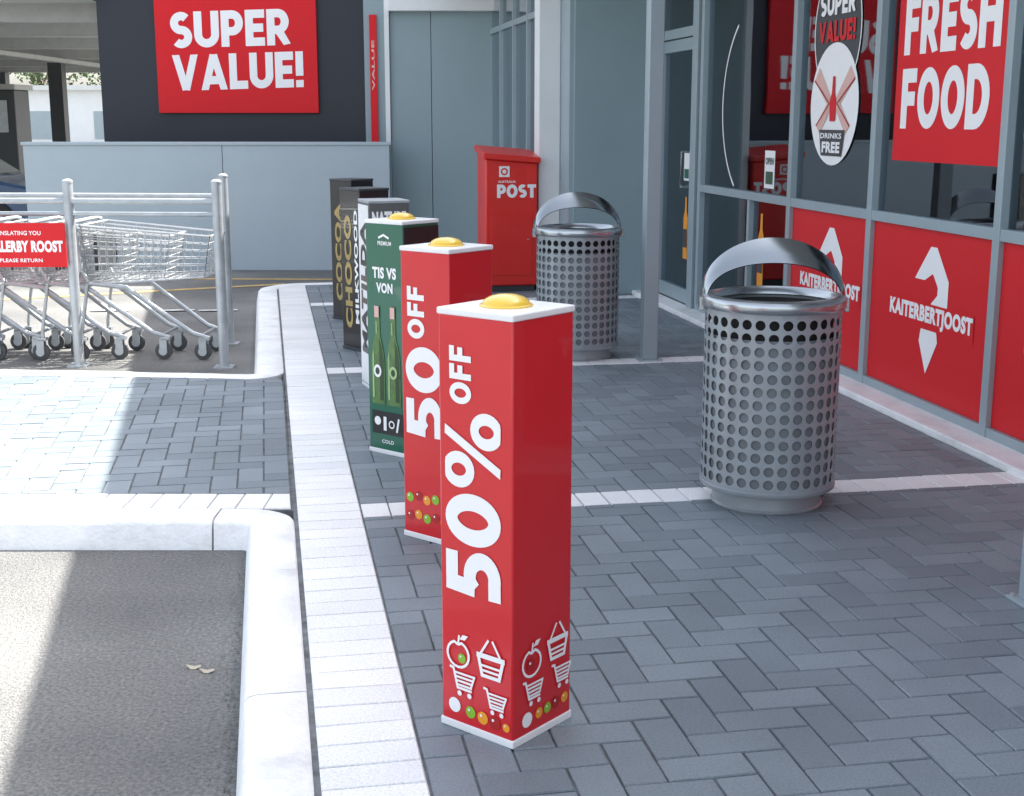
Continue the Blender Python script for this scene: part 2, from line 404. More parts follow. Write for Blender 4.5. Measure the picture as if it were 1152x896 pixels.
struct(mb.build('pavement_white_band',M['wpaver']),'bands of white pavers edging the grey footpath')
# kerbs
def arc(cx,cy,r,a0,a1,n=8): return [(cx+r*math.cos(a0+(a1-a0)*i/n),cy+r*math.sin(a0+(a1-a0)*i/n)) for i in range(n+1)]
def resample(path,step):
    out=[path[0]]; 
    for a,b in zip(path[:-1],path[1:]):
        a=Vector(a[:2]);b=Vector(b[:2]);L=(b-a).length;n=max(1,int(L/step))
        out+= [tuple(a.lerp(b,i/n)) for i in range(1,n+1)]
    return out
def sweep(mb,path,prof,seg):
    path=[Vector(p[:2]) for p in resample(path,.12)]; N=len(path); nor=[]
    for i in range(N):
        d=(path[min(i+1,N-1)]-path[max(i-1,0)]).normalized(); nor.append(Vector((-d.y,d.x)))
    i=0;m=len(prof)
    while i<N-1:
        j=i; L=0
        while j<N-1 and L<seg: L+=(path[j+1]-path[j]).length; j+=1
        vs=[];dz=random.uniform(-.002,.002)
        for k in range(i,j+1):
            c=path[k].copy()
            if k==i: c+= (path[k+1]-path[k]).normalized()*.004
            if k==j: c-= (path[k]-path[k-1]).normalized()*.004
            for o,z in prof: 
                w=c+nor[k]*o; vs.append((w.x,w.y,z+dz+random.uniform(-.0012,.0012)))
        fs=[]
        for k in range(j-i):
            for a in range(m-1): fs.append((k*m+a,(k+1)*m+a,(k+1)*m+a+1,k*m+a+1))
        fs.append(tuple(range(m))); fs.append(tuple((j-i)*m+a for a in range(m-1,-1,-1)))
        mb.add(vs,fs); i=j
prof=[(0,-.12),(0,-.004),(.006,.001),(.14,.002),(.165,-.004),(.178,-.018),(.20,-.13)]
mb=MB()
R=.22
d1=Vector((-sT,cT)); tl=R*math.tan(math.radians(79.7/2)); corner=W(.06,qa)
A=corner.xy-d1*tl; n1=Vector((-cT,-sT)); cen=A+n1*R; a0=math.atan2(-n1.y,-n1.x)
path=[tuple(W(.06,-4).xy)]+arc(cen.x,cen.y,R,a0,a0+math.radians(79.7),8)+[(-7.5,5.46)]
sweep(mb,path,prof,1.0)
struct(mb.build('kerb',M['concrete'],smooth=True),'white concrete kerb around the near asphalt bay')
mb=MB()
c2=W(.06,8.44)
pA=Vector((-7.5,8.95)); dA=(Vector((c2.x,8.34))-pA).normalized(); dB=d1; turn=math.acos(dA.dot(dB)); R2=.22; tl=R2*math.tan(turn/2)
A=Vector((c2.x,8.34))-dA*tl; nA=Vector((-dA.y,dA.x)); cen=A+nA*R2; a0=math.atan2(-nA.y,-nA.x)
path=[tuple(pA)]+arc(cen.x,cen.y,R2,a0,a0+turn,8)
e=W(.36,13.15); 
path+=arc(e.x,e.y,.30,PI+TH,PI/2+TH,8)+[tuple(W(2.3,13.45).xy)]
sweep(mb,path,prof,1.0)
struct(mb.build('kerb',M['concrete'],smooth=True),'white concrete kerb beside the trolley bay')
struct(MB().prism([tuple(W(.06,13.2).xy),tuple(W(3.9,13.2).xy),tuple(W(3.9,16.4).xy),tuple(W(2.3,16.4).xy),tuple(W(2.3,13.45).xy),tuple(W(.2,13.4).xy)],-.129,-.012).build('pavement_far_slab',M['concrete']))
# road marks
mb=MB()
def line(mb,a,b,w,z=-.116):
    a=Vector(a);b=Vector(b);d=(b-a).normalized();n=Vector((-d.y,d.x))*w/2
    mb.add([(*(a-n),z),(*(b-n),z),(*(b+n),z),(*(a+n),z)],[(0,1,2,3)])
line(mb,(-6,14.9),(-1.5,14.75),.11); line(mb,(-5.2,13.0),(-2.45,14.35),.11)
struct(mb.build('road_marking',M['orangeline']),'ochre painted lines on the asphalt behind the trolleys')
mb=MB(); 
for xx in (-3.9,-3.3,-2.9): line(mb,(xx,12.25),(xx+.35,12.3),.08,-.108)
struct(mb.build('road_marking',M['whiteline']),'short white painted dashes on the asphalt')
mb=MB()
for i in range(700):
    q=random.uniform(-.5,5.1); w=W(-.142-abs(random.gauss(0,.03)),q); r=random.uniform(.0015,.0055)
    mb.add([(w.x+r*math.cos(a)*random.uniform(.6,1.2),w.y+r*math.sin(a)*random.uniform(.6,1.2),-.1165+random.uniform(0,.003)) for a in (0,1.2,2.4,3.6,4.8)],[(0,1,2,3,4)])
o=mb.build('gutter_grit',M['grime']); o['kind']='stuff'
for (x,y,l) in ((-.98,4.02,'pale dry leaf lying on the asphalt, nearer the kerb'),(-1.03,4.05,'pale dry leaf lying on the asphalt, further from the kerb')):
    mb=MB(); n=10; vs=[(x+.024*math.cos(2*PI*k/n)*(1+.2*math.sin(3*k)),y+.013*math.sin(2*PI*k/n),-.113+.006*math.cos(4*PI*k/n)) for k in range(n)]
    mb.add(vs+[(x,y,-.112)],[(k,(k+1)%n,n) for k in range(n)])
    tag(mb.build('dry_leaf',M['dryleaf'],smooth=True),l,'leaf')

# ------------------------------------------------------------------ bollards
S=.125
FA=((-S,-S,0),(1,0,0),(0,0,1)); FB=((S,-S,0),(0,1,0),(0,0,1))
def apple(x,y,r):
    d=D2(); pts=[(x+r*1.0*math.cos(math.radians(a)),y-.1*r+r*.95*math.sin(math.radians(a))) for a in range(70,-251,-20)]
    d.stroke([(x,y+r*.62)]+pts+[(x,y+r*.62)],r*.19)
    d.stroke([(x,y+r*.66),(x+r*.12,y+r*1.35)],r*.17); d.poly([(x+r*.15,y+r*1.05),(x+r*.45,y+r*1.45),(x+r*.95,y+r*1.45),(x+r*.65,y+r*1.08)]); return d
def basket(x,y,r):
    d=D2(); d.stroke([(x-r*1.15,y+r*.35),(x+r*1.15,y+r*.35)],r*.34)
    d.stroke([(x-r*.98,y+.2*r),(x-r*.7,y-r*.95),(x+r*.7,y-r*.95),(x+r*.98,y+.2*r)],r*.24)
    d.stroke([(x-r*.85,y-r*.28),(x+r*.85,y-r*.28)],r*.16); d.stroke([(x-r*.8,y-r*.6),(x+r*.8,y-r*.6)],r*.16)
    d.stroke([(x-r*.8,y+r*.5),(x-r*.15,y+r*1.5)],r*.16); d.stroke([(x+r*.8,y+r*.5),(x+r*.15,y+r*1.5)],r*.16); return d
def cart(x,y,r):
    d=D2(); d.stroke([(x-r*1.3,y+r*.9),(x-r*.95,y+r*.85),(x-r*.55,y-r*.6),(x+r*.8,y-r*.6)],r*.2)
    for k in range(4): 
        yy=y+r*(.55-k*.3); d.stroke([(x-r*.85+k*r*.08,yy),(x+r*(1.05-.07*k),yy)],r*.17)
    d.stroke([(x+r*1.1,y+r*.65),(x+r*.75,y-r*.3)],r*.17)
    d.disc(x-r*.35,y-r*.98,r*.2); d.disc(x+r*.6,y-r*.98,r*.2); return d
def bollard(loc,label,bodymat,dome=True,basemat='white',topmat='white',topz=1.15,rz=-39.5):
    t=thing('bollard',label,'bollard',loc,math.radians(rz),'advertising bollards in a row along the kerb')
    MB().box(-S,S,-S,S,.018,topz-.015).build('body',M[bodymat],t,bevel=.006,smooth=True)
    b=S+.003
    MB().box(-b,b,-b,b,0,.022).build('base',M[basemat],t,bevel=.003)
    MB().box(-b,b,-b,b,topz-.018,topz).build('cap',M[topmat],t,bevel=.004)
    if dome:
        pr=[(.070,topz-.001),(.070,topz+.004),(.064,topz+.006)]+[(.062*math.cos(a),topz+.006+.025*math.sin(a)) for a in [i*PI/2/8 for i in range(9)]]
        MB().lathe(pr,32).build('dome_light',M['yellow'],t,smooth=True)
    return t
def fc(x,y): return (x-.017,y+.176,0)
def words(parent,F,items,mat='whiteink',lift=.002,name='lettering'):
    for it in items:
        d=D2(); kind,args,kw=it; getattr(d,kind)(*args,**kw); d.put(name,M[mat],parent,*F,lift=lift)
b1=bollard(fc(.002,3.243),'nearest red bollard, white 50%OFF lettering above white basket and cart icons','red')
words(b1,FA,[('heavy',('50%',.022,.385,.505,.190),dict(up=True,t=.22,gap=.06)),('heavy',('OFF',.040,.905,.15,.074),dict(up=True,t=.23,gap=.1))])
def dots(parent,F,lst,lift=.002):
    for x,y,r,mt in lst:
        d=D2(); d.disc(x,y,r); d.put('fruit_print',M[mt],parent,*F,lift=lift)
        d=D2(); d.disc(x-r*.3,y+r*.35,r*.22); 
        if mt!='whiteink': d.put('fruit_highlight',M['whiteink'],parent,*F,lift=lift+.001)
dots(b1,FA,[(.048,.068,.021,'whiteink'),(.105,.062,.017,'fruitgreen'),(.148,.058,.018,'orange'),(.190,.056,.019,'fruitred'),(.229,.054,.012,'orange'),(.075,.208,.014,'fruitgreen')])
for d in (apple(.064,.222,.038),basket(.178,.222,.042),cart(.082,.145,.037),cart(.196,.118,.033)): d.put('icon_print',M['whiteink'],b1,*FA,lift=.0045)
dots(b1,FB,[(.058,.062,.021,'whiteink'),(.108,.065,.015,'orange'),(.145,.067,.015,'fruitgreen'),(.182,.070,.017,'fruitred'),(.220,.072,.015,'orange'),(.074,.212,.018,'fruitred')])
for d in (apple(.074,.222,.038),basket(.185,.240,.040),cart(.082,.140,.035),cart(.205,.150,.035)): d.put('icon_print',M['whiteink'],b1,*FB,lift=.0045)
b2=bollard(fc(-.234,4.934),'red bollard second from the camera, white 50 OFF lettering','red')
words(b2,FA,[('heavy',('50',.022,.41,.36,.19),dict(up=True,t=.22,gap=.06)),('heavy',('OFF',.035,.80,.20,.088),dict(up=True,t=.23,gap=.1))])
dots(b2,FA,[(.035+i*.045,.09+j*.075+(i%2)*.01,.019,['fruitred','fruitgreen','orange'][(i*2+j)%3]) for i in range(5) for j in range(2)])
b3=bollard(fc(-.517,6.318),'green bollard printed with two beer bottles and white lettering','green')
MB().box(S+.001,S+.004,-S+.004,S-.004,.03,1.12).build('black_side_panel',M['black'],b3)
words(b3,FA,[('text',('TIS VS',.045,.87,.16,.055),dict(bold=.045)),('text',('VON',.07,.80,.11,.05),dict(bold=.045)),('text',('PREMIUM',.085,1.03,.09,.02),dict(bold=.02)),('text',('COLD',.09,.055,.08,.018),dict(bold=.02))])
d=D2(); d.stroke([(.09,1.065),(.125,1.08),(.16,1.065)],.01); d.put('emblem',M['whiteink'],b3,*FA)
k=D2(); k.poly([(.025,.10),(.235,.10),(.235,.215),(.025,.215)]); k.put('dark_label',M['black'],b3,*FA)
for d in (D2().disc(.065,.165,.022),D2().poly([(.105,.12),(.125,.12),(.125,.19),(.105,.19)]),D2().ring(.16,.155,.02,.02,.007),D2().stroke([(.195,.12),(.21,.19)],.012)): d.put('label_icon',M['whiteink'],b3,*FA,lift=.005)
for bx,tall in ((.072,0),(.178,.01)):
    k=1.3
    pr_=((-.033,.25),(.033,.25),(.035,.27),(.035,.47),(.028,.53),(.014,.59),(.012,.73+tall),(-.012,.73+tall),(-.014,.59),(-.028,.53),(-.035,.47),(-.035,.27))
    d=D2(); d.poly([(bx+a*k,b) for a,b in pr_])
    bo_=d.put('bottle_print',M['greenbottle'],b3,*FA,lift=.003)
    d=D2(); d.poly([(bx+.012,.27),(bx+.038,.27),(bx+.040,.47),(bx+.030,.53),(bx+.010,.58)]); d.put('bottle_shade',M['deepgreen'],bo_,*FA,lift=.0038)
    d=D2(); d.poly([(bx-.036,.28),(bx-.026,.28),(bx-.026,.52),(bx-.034,.49)]); d.put('bottle_highlight',M['lightgreen'],bo_,*FA,lift=.005)
    d=D2(); d.poly([(bx-.008,.60),(bx-.002,.60),(bx-.002,.66),(bx-.008,.66)]); d.put('bottle_highlight',M['lightgreen'],bo_,*FA,lift=.005)
    d=D2(); d.disc(bx,.415,.026,.032); d.put('bottle_label',M['lightgreen' if tall else 'whiteink'],bo_,*FA,lift=.0065)
    d=D2(); d.disc(bx,.415,.014,.018); d.put('label_centre',M['deepgreen'],bo_,*FA,lift=.0075)
    d=D2(); d.poly([(bx-.015,.68),(bx+.015,.68),(bx+.015,.735),(bx-.015,.735)]); d.put('bottle_cap',M['peach'],bo_,*FA,lift=.0065)
b4=bollard((-.775,8.12,0),'dark grey bollard with white lettering, right behind the green one','greyboard',dome=False,topmat='galv',rz=-70)
MB().box(-S+.003,S-.003,-S-.004,-S-.001,.03,1.12).build('white_side_panel',M['white'],b4)
words(b4,FA,[('text',('MATILDA',.05,.22,.80,.14),dict(up=True,bold=.045))],'black',lift=.0065)
words(b4,FB,[('text',('NATURE',.02,1.00,.21,.085),dict(bold=.06)),('text',('12',.04,.45,.17,.22),dict(bold=.04))],'whiteink')
b5=bollard((-1.045,9.52,0),'black bollard with gold and white vertical lettering, second from the far end','black',dome=False,basemat='darkgrey',topmat='darkgrey',rz=-50)
words(b5,FA,[('text',('CHOCO',.05,.16,.80,.09),dict(up=True,bold=.045))],'gold'); words(b5,FA,[('text',('MILKWOOD',.175,.2,.80,.045),dict(up=True,bold=.04))])
words(b5,FB,[('text',('CHOCO',.06,.16,.80,.09),dict(up=True,bold=.045))],'gold')
b6=bollard((-1.31,11.01,0),'black bollard with gold vertical lettering at the far end of the row','black',dome=False,basemat='darkgrey',topmat='darkgrey')
words(b6,FA,[('text',('COCOA',.05,.16,.80,.08),dict(up=True,bold=.045))],'gold'); words(b6,FA,[('text',('HOT ROAST',.17,.2,.80,.045),dict(up=True,bold=.04))])
words(b6,FB,[('text',('COCOA',.06,.16,.80,.08),dict(up=True,bold=.045))],'gold')

# ------------------------------------------------------------------ litter bins
def make_bin(loc,label,rz):
    t=thing('litter_bin',label,'bin',loc,rz,'perforated steel litter bins on the footpath')
    R0,z0,z1=.285,.085,.86; NU,NV=32,13
    h=(z1-z0)/(NV+1.0); mb=MB(); hr=.0208
    m0=.5*h
    def cyl(u,z): a=2*PI*u/NU; return (R0*math.cos(a),R0*math.sin(a),z)
    K=16
    for iu in range(NU):
        for iv in range(NV):
            zc=z0+m0+h*(iv+.5); vs=[];fs=[]
            wu=2*PI*R0/NU
            for k in range(K):
                a=2*PI*k/K+PI/4; c,s=math.cos(a),math.sin(a); mm=max(abs(c),abs(s))
                vs.append(cyl(iu+.5+.5*c/mm, zc+.5*h*s/mm))
            for k in range(K):
                a=2*PI*k/K+PI/4; vs.append(cyl(iu+.5+hr*math.cos(a)/wu, zc+hr*math.sin(a)))
            for k in range(K):
                a=2*PI*k/K+PI/4; v=cyl(iu+.5+hr*math.cos(a)/wu, zc+hr*math.sin(a)); s_=(R0-.003)/R0; vs.append((v[0]*s_,v[1]*s_,v[2]))
            fs=[(k,(k+1)%K,K+(k+1)%K,K+k) for k in range(K)]+[(K+k,K+(k+1)%K,2*K+(k+1)%K,2*K+k) for k in range(K)]
            mb.add(vs,fs)
        for a,b in ((z0,z0+m0),(z1-m0,z1)): mb.add([cyl(iu,a),cyl(iu+.5,a),cyl(iu+1,a),cyl(iu+1,b),cyl(iu+.5,b),cyl(iu,b)],[(0,1,2,3,4,5)])
    o=mb.build('perforated_body',M['bingrey'],t)
    o.data.polygons.foreach_set('use_smooth',[True]*len(o.data.polygons)); o.data.set_sharp_from_angle(angle=math.radians(50))
    MB().lathe([(.286,z0-.004),(.289,z0),(.289,z0+.016),(.286,z0+.018)],48).build('lower_band',M['bingrey'],t,smooth=True)
    MB().lathe([(0,.0),(.238,0),(.240,.006),(.232,.014),(.228,.082),(.285,.086),(.285,.09),(0,.09)],48).build('foot_ring',M['bingrey'],t,smooth=True)
    MB().lathe([(0,.10),(.277,.10),(.277,.735),(.273,.74),(.266,.735),(.265,.2),(0,.2)],40).build('inner_liner',M['liner'],t,smooth=True)
    MB().lathe([(.0,.5),(.23,.5),(.245,.62),(.252,.855),(.245,.856),(.238,.80),(.0,.78)],40).build('added_dark_core',M['tyre'],t,smooth=True)  # black core added to stop light from the lid, darkening the top holes
    MB().lathe([(.27,.845),(.298,.85),(.304,.858),(.304,.888),(.298,.896),(.270,.902),(.262,.902),(.256,.896),(.250,.870)],56).build('lid',M['brushed'],t,smooth=True)
    mb=MB(); n=72; vs=[];fs=[]; th=.0035; m=8
    for i in range(n+1):
        a=PI*i/n; c,s=math.cos(a),max(0,math.sin(a))
        wdt=.060+.044*s
        ox,oz=.306*c,.868+.264*s**.9
        ix,iz=(.306-wdt*.35)*c,.868+max(0,(.264-wdt*.95))*s**.9
        if i in (0,n): oz=iz=.862
        yo,yi=.060,-.020
        row=[]
        for f in (0,.33,.67,1):
            bl=.012*math.sin(PI*f); row.append((ox+(ix-ox)*f+bl*c*.6, yo+(yi-yo)*f-bl*.6, oz+(iz-oz)*f+bl*s*.6))
        back=[(x*(1-.012),y+th,z-th) for x,y,z in row[::-1]]
        vs+= row+back
    for i in range(n):
        for k in range(m): fs.append((i*m+k,i*m+(k+1)%m,(i+1)*m+(k+1)%m,(i+1)*m+k))
    fs.append(tuple(range(m-1,-1,-1))); fs.append(tuple(n*m+k for k in range(m)))
    mb.add(vs,fs); hd=mb.build('arched_hood',M['hood'],t,smooth=True)
    for sx in (-1,1): MB().box(sx*.302-.010,sx*.302+.010,-.03,.06,.83,.885).build('hood_bracket',M['brushed'],t,bevel=.003)
    return t
make_bin((1.105,5.60,0),'nearer perforated grey litter bin, on the white paver band',math.radians(-4))
make_bin((.455,9.22,0),'further perforated grey litter bin, beside the thin post and red letter box',math.radians(5))

# ------------------------------------------------------------------ verandah posts
for q,lab in ((8.745,'blue grey square post beside the further litter bin'),(3.93,'blue grey square post at the right edge of the photo')):
    w=W(2.545,q); t=thing('verandah_post',lab,'post',(w.x,w.y,0),TH,'verandah posts along the shop front')
    MB().box(-.05,.05,-.05,.05,.008,3.45).build('shaft',M['frame'],t,bevel=.006,smooth=True)
    MB().box(-.08,.08,-.08,.08,0,.01).build('base_plate',M['frame'],t,bevel=.002)
    for a in (-.062,.062):
        for b in (-.062,.062): MB().lathe([(0,.02),(.009,.02),(.009,.009)],6,a,b).build('anchor_bolt',M['galv'],t)

# ------------------------------------------------------------------ shop building (local axes p,q)
PF=3.6; org=(PF,7.0,0); wl=W(PF,7.0)
shop=thing('shop_building','shop front with aluminium framed glazing above red panels','building',(wl.x,wl.y,0),TH)
def P(mb,name,mat,parent=None,bevel=0,label=None,smooth=False): return mb.build(name,M[mat],parent or shop,off=org,bevel=bevel,label=label,smooth=smooth)
P(MB().box(3.375,3.565,-1.5,12.35,-.01,.035),'plinth','concrete',bevel=.008)
muls=[0.45,1.85,3.25,4.68,6.11,7.56,8.84,10.82]
for i,q in enumerate(muls):
    P(MB().box(PF-.05,PF+.05,q-.032,q+.032,.035,3.2),'mullion','frame',bevel=.004)
P(MB().box(PF-.07,PF+.07,10.88,11.02,.035,3.2),'door_jamb','frame',bevel=.004)
P(MB().box(PF-.07,PF+.07,12.08,12.2,.035,3.2),'door_jamb','frame',bevel=.004)
for a,b in zip(muls[:-1],muls[1:]):
    a+=.032;b-=.032
    P(MB().box(PF-.045,PF+.045,a,b,.035,.085),'sill_rail','frame',bevel=.003)
    P(MB().box(PF-.045,PF+.045,a,b,1.03,1.09),'transom','frame',bevel=.003)
    P(MB().box(PF-.045,PF+.045,a,b,3.12,3.2),'head_rail','frame')
    P(MB().box(PF-.004,PF+.004,a,b,1.09,3.12),'window_pane','glass')
def logo(parent,qc,zc):
    O=(PF-.022-org[0],qc-org[1],zc); g=.86; U=(0,-g,0); V=(0,0,g); k=.74
    d=D2()
    pts=[(-.30,.20),(-.04,.42),(.07,.42),(.30,.22),(.30,.06),(.10,-.12),(-.08,-.12),(-.08,.0),(.12,.12),(.12,.17),(.02,.25),(-.12,.20)]
    d.add([(a*k,b) for a,b in pts],[(0,1,10,11),(1,2,10),(2,3,9,10),(3,4,8,9),(4,5,8),(5,6,7,8)])
    d.put('logo_mark',M['whiteink'],parent,O,U,V,lift=.0)
    pts=[(-.13,-.09),(.13,-.09),(.17,-.18),(-.01,-.40),(-.16,-.20)]
    d=D2(); d.poly([(a*k,b) for a,b in pts][::1]); d.put('logo_point',M['whiteink'],parent,O,U,V,lift=.0006)
    d=D2(); d.poly([(-.56,-.115),(.56,-.115),(.56,.055),(-.56,.055)]); d.put('lettering_ground',M['redpanel'],parent,O,U,V,lift=.0016)
    d=D2(); d.text('KAITERBERTJOOST',-.55,-.10,1.10,.14,bold=.055); d.put('lettering',M['whiteink'],parent,O,U,V,lift=.003)
for a,b in zip(muls[:-2],muls[1:-1]):
    pn=P(MB().box(PF-.02,PF+.02,a+.034,b-.034,.087,1.028),'red_panel','redpanel')
    logo(pn,(a+b)/2-.05,.575)
P(MB().box(PF-.004,PF+.004,8.875,10.785,.087,1.028),'window_pane','glass')
P(MB().box(PF-.04,PF+.04,9.62,9.67,.087,1.028),'mullion','frame')
door=P(MB().box(PF-.03,PF+.03,11.025,11.11,.04,2.3).box(PF-.03,PF+.03,11.99,12.075,.04,2.3).box(PF-.03,PF+.03,11.11,11.99,.04,.16).box(PF-.03,PF+.03,11.11,11.99,2.2,2.3),'door','frame')
MB().box(PF-.004,PF+.004,11.11,11.99,.16,2.2).build('door_pane',M['glass'],door,off=org)
mb=MB().tube([(PF-.03,11.16,1.05),(PF-.10,11.16,1.05),(PF-.10,11.16,1.35),(PF-.03,11.16,1.35)],.014,8); mb.build('door_handle',M['brushed'],door,off=org,smooth=True)
P(MB().box(PF-.05,PF+.05,11.02,12.08,2.31,2.39),'transom','frame')
P(MB().box(PF-.004,PF+.004,11.02,12.08,2.39,3.2),'window_pane','glass')
P(MB().box(2.80,3.53,12.2,12.35,.0,3.25),'return_wall','wallblue')
P(MB().box(3.53,3.9,12.2,12.35,.0,3.25),'return_wall','wallblue')
P(MB().box(2.55,2.76,12.62,12.84,-.012,3.25),'corner_column','wallwhite',bevel=.01)
P(MB().box(2.76,2.80,12.24,12.84,-.012,3.25),'corner_flashing','frame')
pw=2.68
for q in (12.90,13.7,14.5,15.3,16.1):
    P(MB().box(pw-.04,pw+.04,q-.03,q+.03,-.012,3.2),'mullion','frame')
for a,b in ((12.93,13.67),(13.73,14.47),(14.53,15.27),(15.33,16.07)):
    P(MB().box(pw-.004,pw+.004,a,b,.3,2.6),'window_pane','dglass')
    P(MB().box(pw-.035,pw+.035,a,b,2.6,2.66),'transom','frame')
    P(MB().box(pw-.004,pw+.004,a,b,2.66,3.2),'window_pane','dglass')
    P(MB().box(pw-.035,pw+.035,a,b,-.012,.3),'wall_base','wallblue')
P(MB().prism([(2.68,-1.6),(8.6,-1.6),(8.6,16.3),(1.93,16.3)],3.25,4.2),'verandah_roof','soffit')
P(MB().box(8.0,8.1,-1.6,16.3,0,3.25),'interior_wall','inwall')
P(MB().box(3.56,8.0,-1.7,-1.6,0,3.25),'end_wall','wallblue')
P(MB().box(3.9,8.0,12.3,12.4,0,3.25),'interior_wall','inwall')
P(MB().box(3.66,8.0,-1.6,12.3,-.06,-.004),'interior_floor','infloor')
P(MB().box(2.75,3.9,16.15,16.3,0,3.25),'end_wall','wallblue')
def sticker(name,q0,q1,z0,z1,mat,prt=shop):
    d=D2(); d.poly([(0,0),(q1-q0,0),(q1-q0,z1-z0),(0,z1-z0)]); return d.put(name,M[mat],prt,(PF-.005-org[0],q1-org[1],z0),(0,-1,0),(0,0,1),lift=.002)
s=sticker('window_sticker',9.22,9.42,1.13,1.40,'whiteink'); 
for d in (D2().text('OPEN',.02,.17,.16,.05),D2().poly([(.03,.03),(.17,.03),(.17,.12),(.03,.12)])): d.put('sticker_print',M['green'],s,(PF-.008-org[0],9.42-org[1],1.13),(0,-1,0),(0,0,1),lift=.002)
def bottle_sticker(q,z,prt):
    d=D2(); d.poly([(0,0),(.12,0),(.12,.36),(.085,.42),(.08,.54),(.04,.54),(.035,.42),(0,.36)]); b=d.put('window_sticker',M['orange'],prt,(PF-.005-org[0],q-org[1],z),(0,-1,0),(0,0,1),lift=.002)
    d=D2(); d.poly([(.01,.1),(.11,.1),(.11,.26),(.01,.26)]); d.put('sticker_label',M['darkgrey'],b,(PF-.008-org[0],q-org[1],z),(0,-1,0),(0,0,1),lift=.002)
bottle_sticker(9.5,.40,shop); bottle_sticker(11.34,.42,door)
s=sticker('window_sticker',11.2,11.36,1.1,1.35,'whiteink',door)
d=D2(); d.poly([(.02,.02),(.14,.02),(.14,.10),(.02,.10)]); d.put('sticker_print',M['green'],s,(PF-.008-org[0],11.36-org[1],1.1),(0,-1,0),(0,0,1),lift=.002)
d=D2(); d.ring(0,0,.75,.75,.02,n=40,a0=math.radians(125),a1=math.radians(235)); d.put('white_arc_decal',M['whiteink'],shop,(PF-.005-org[0],9.65-org[1],1.72),(0,-1,0),(0,0,1),lift=.002)

def sign(name,label,cat,p,q0,q1,z0,z1,mat,th=.008):
    c=W(p,(q0+q1)/2,z0); t=thing(name,label,cat,c,TH)
    if mat: MB().box(-th,0,-(q1-q0)/2,(q1-q0)/2,0,z1-z0).build('board',M[mat],t)
    return t
def onsign(d,name,mat,t,q0,q1,th=.008,lift=.0015): return d.put(name,M[mat],t,(-th,(q1-q0)/2,0),(0,-1,0),(0,0,1),lift=lift)
t=sign('window_sign','red square sign reading FRESH FOOD in white on the shop window','sign',PF-.008,6.17,7.36,1.39,2.42,'redsign')
onsign(D2().heavy('FRESH',.08,.585,1.03,.325,t=.235),'lettering','whiteink',t,6.17,7.36); onsign(D2().heavy('FOOD',.08,.18,.96,.33,t=.235),'lettering','whiteink',t,6.17,7.36)
t=sign('window_sign','white oval poster with peach ribbons below a dark rounded panel reading SUPER VALUE!','poster',PF-.008,7.86,8.60,1.33,2.42,None)
d=D2(); d.disc(.37,.85,.35,.42,40); onsign(d,'dark_print','darkgrey',t,7.86,8.6,0)
d=D2(); d.ring(.37,.85,.36,.43,.012,n=40); onsign(d,'white_rim','whiteink',t,7.86,8.6,.001)
d=D2(); d.disc(.37,.385,.37,.385,40); onsign(d,'oval_sheet','whiteink',t,7.86,8.6,.003)
onsign(D2().heavy('SUPER',.10,.94,.54,.14),'lettering','whiteink',t,7.86,8.6,.006)
onsign(D2().heavy('VALUE!',.09,.775,.56,.13),'lettering','redpanel',t,7.86,8.6,.006)
for sx in (-1,1):
    f=lambda pts:[(.37+sx*a,b) for a,b in (pts if sx>0 else pts[::-1])]
    onsign(D2().poly(f([(.31,.54),(.24,.62),(.03,.42),(.07,.36)])),'ribbon_print','peach',t,7.86,8.6,.0055)
    onsign(D2().poly(f([(.07,.42),(.03,.36),(.20,.20),(.26,.25)])),'ribbon_print','peach',t,7.86,8.6,.007)
    onsign(D2().stroke([(.37+sx*.31,.54),(.37+sx*.06,.39),(.37+sx*.26,.25)],.012),'ribbon_edge','fruitred',t,7.86,8.6,.0085)
d=D2(); d.poly([(.33,.28),(.41,.28),(.42,.40),(.39,.46),(.385,.56),(.355,.56),(.35,.46),(.32,.40)]); onsign(d,'bottle_print','redpanel',t,7.86,8.6,.0105)
d=D2(); d.poly([(.21,.06),(.53,.06),(.57,.225),(.17,.225)]); onsign(d,'label_print','darkgrey',t,7.86,8.6,.0085)
onsign(D2().text('DRINKS',.2,.17,.33,.035),'lettering','whiteink',t,7.86,8.6,.012); onsign(D2().text('FREE',.23,.08,.28,.07,bold=.05),'lettering','whiteink',t,7.86,8.6,.012)
t=sign('window_sign','red sign image with back to front lettering, modelled as a reflection in the shop glass','sign',3.72,9.02,10.0,1.62,2.75,'redsign')  # mirrored board set behind the pane in place of a reflection
onsign(D2().heavy('SUPER',.05,.60,.88,.36,mirror=True),'lettering','whiteink',t,9.02,10.0); onsign(D2().heavy('VALUE',.05,.16,.88,.36,mirror=True),'lettering','whiteink',t,9.02,10.0)
def shelf(p,q,label):
    w=W(p,q); t=thing('display_shelf',label,'shelf',(w.x,w.y,-.004),TH,'shelves inside the shop')
    for y in (-.7,.68): MB().box(-.25,.25,y,y+.02,0,1.5).build('side_frame',M['darkgrey'],t)
    for k in range(5): MB().box(-.24,.24,-.68,.68,.1+k*.33,.12+k*.33).build('shelf_board',M['wallwhite'],t)
    mats=['fruitred','gold','fruitgreen','whiteink']
    for k in range(4):
        mb=MB(); y=-.66
        while y<.56:
            wd=random.uniform(.06,.12); mb.box(-.2,.2,y,y+wd-.01,.121+k*.33,.121+k*.33+random.uniform(.15,.25)); y+=wd
        mb.build('goods_row',M[mats[k]],t)
shelf(5.0,6.2,'stocked display shelf inside the shop behind the FRESH FOOD window'); shelf(5.6,8.4,'stocked display shelf inside the shop behind the oval poster'); shelf(5.2,10.4,'stocked display shelf inside the shop near the door')

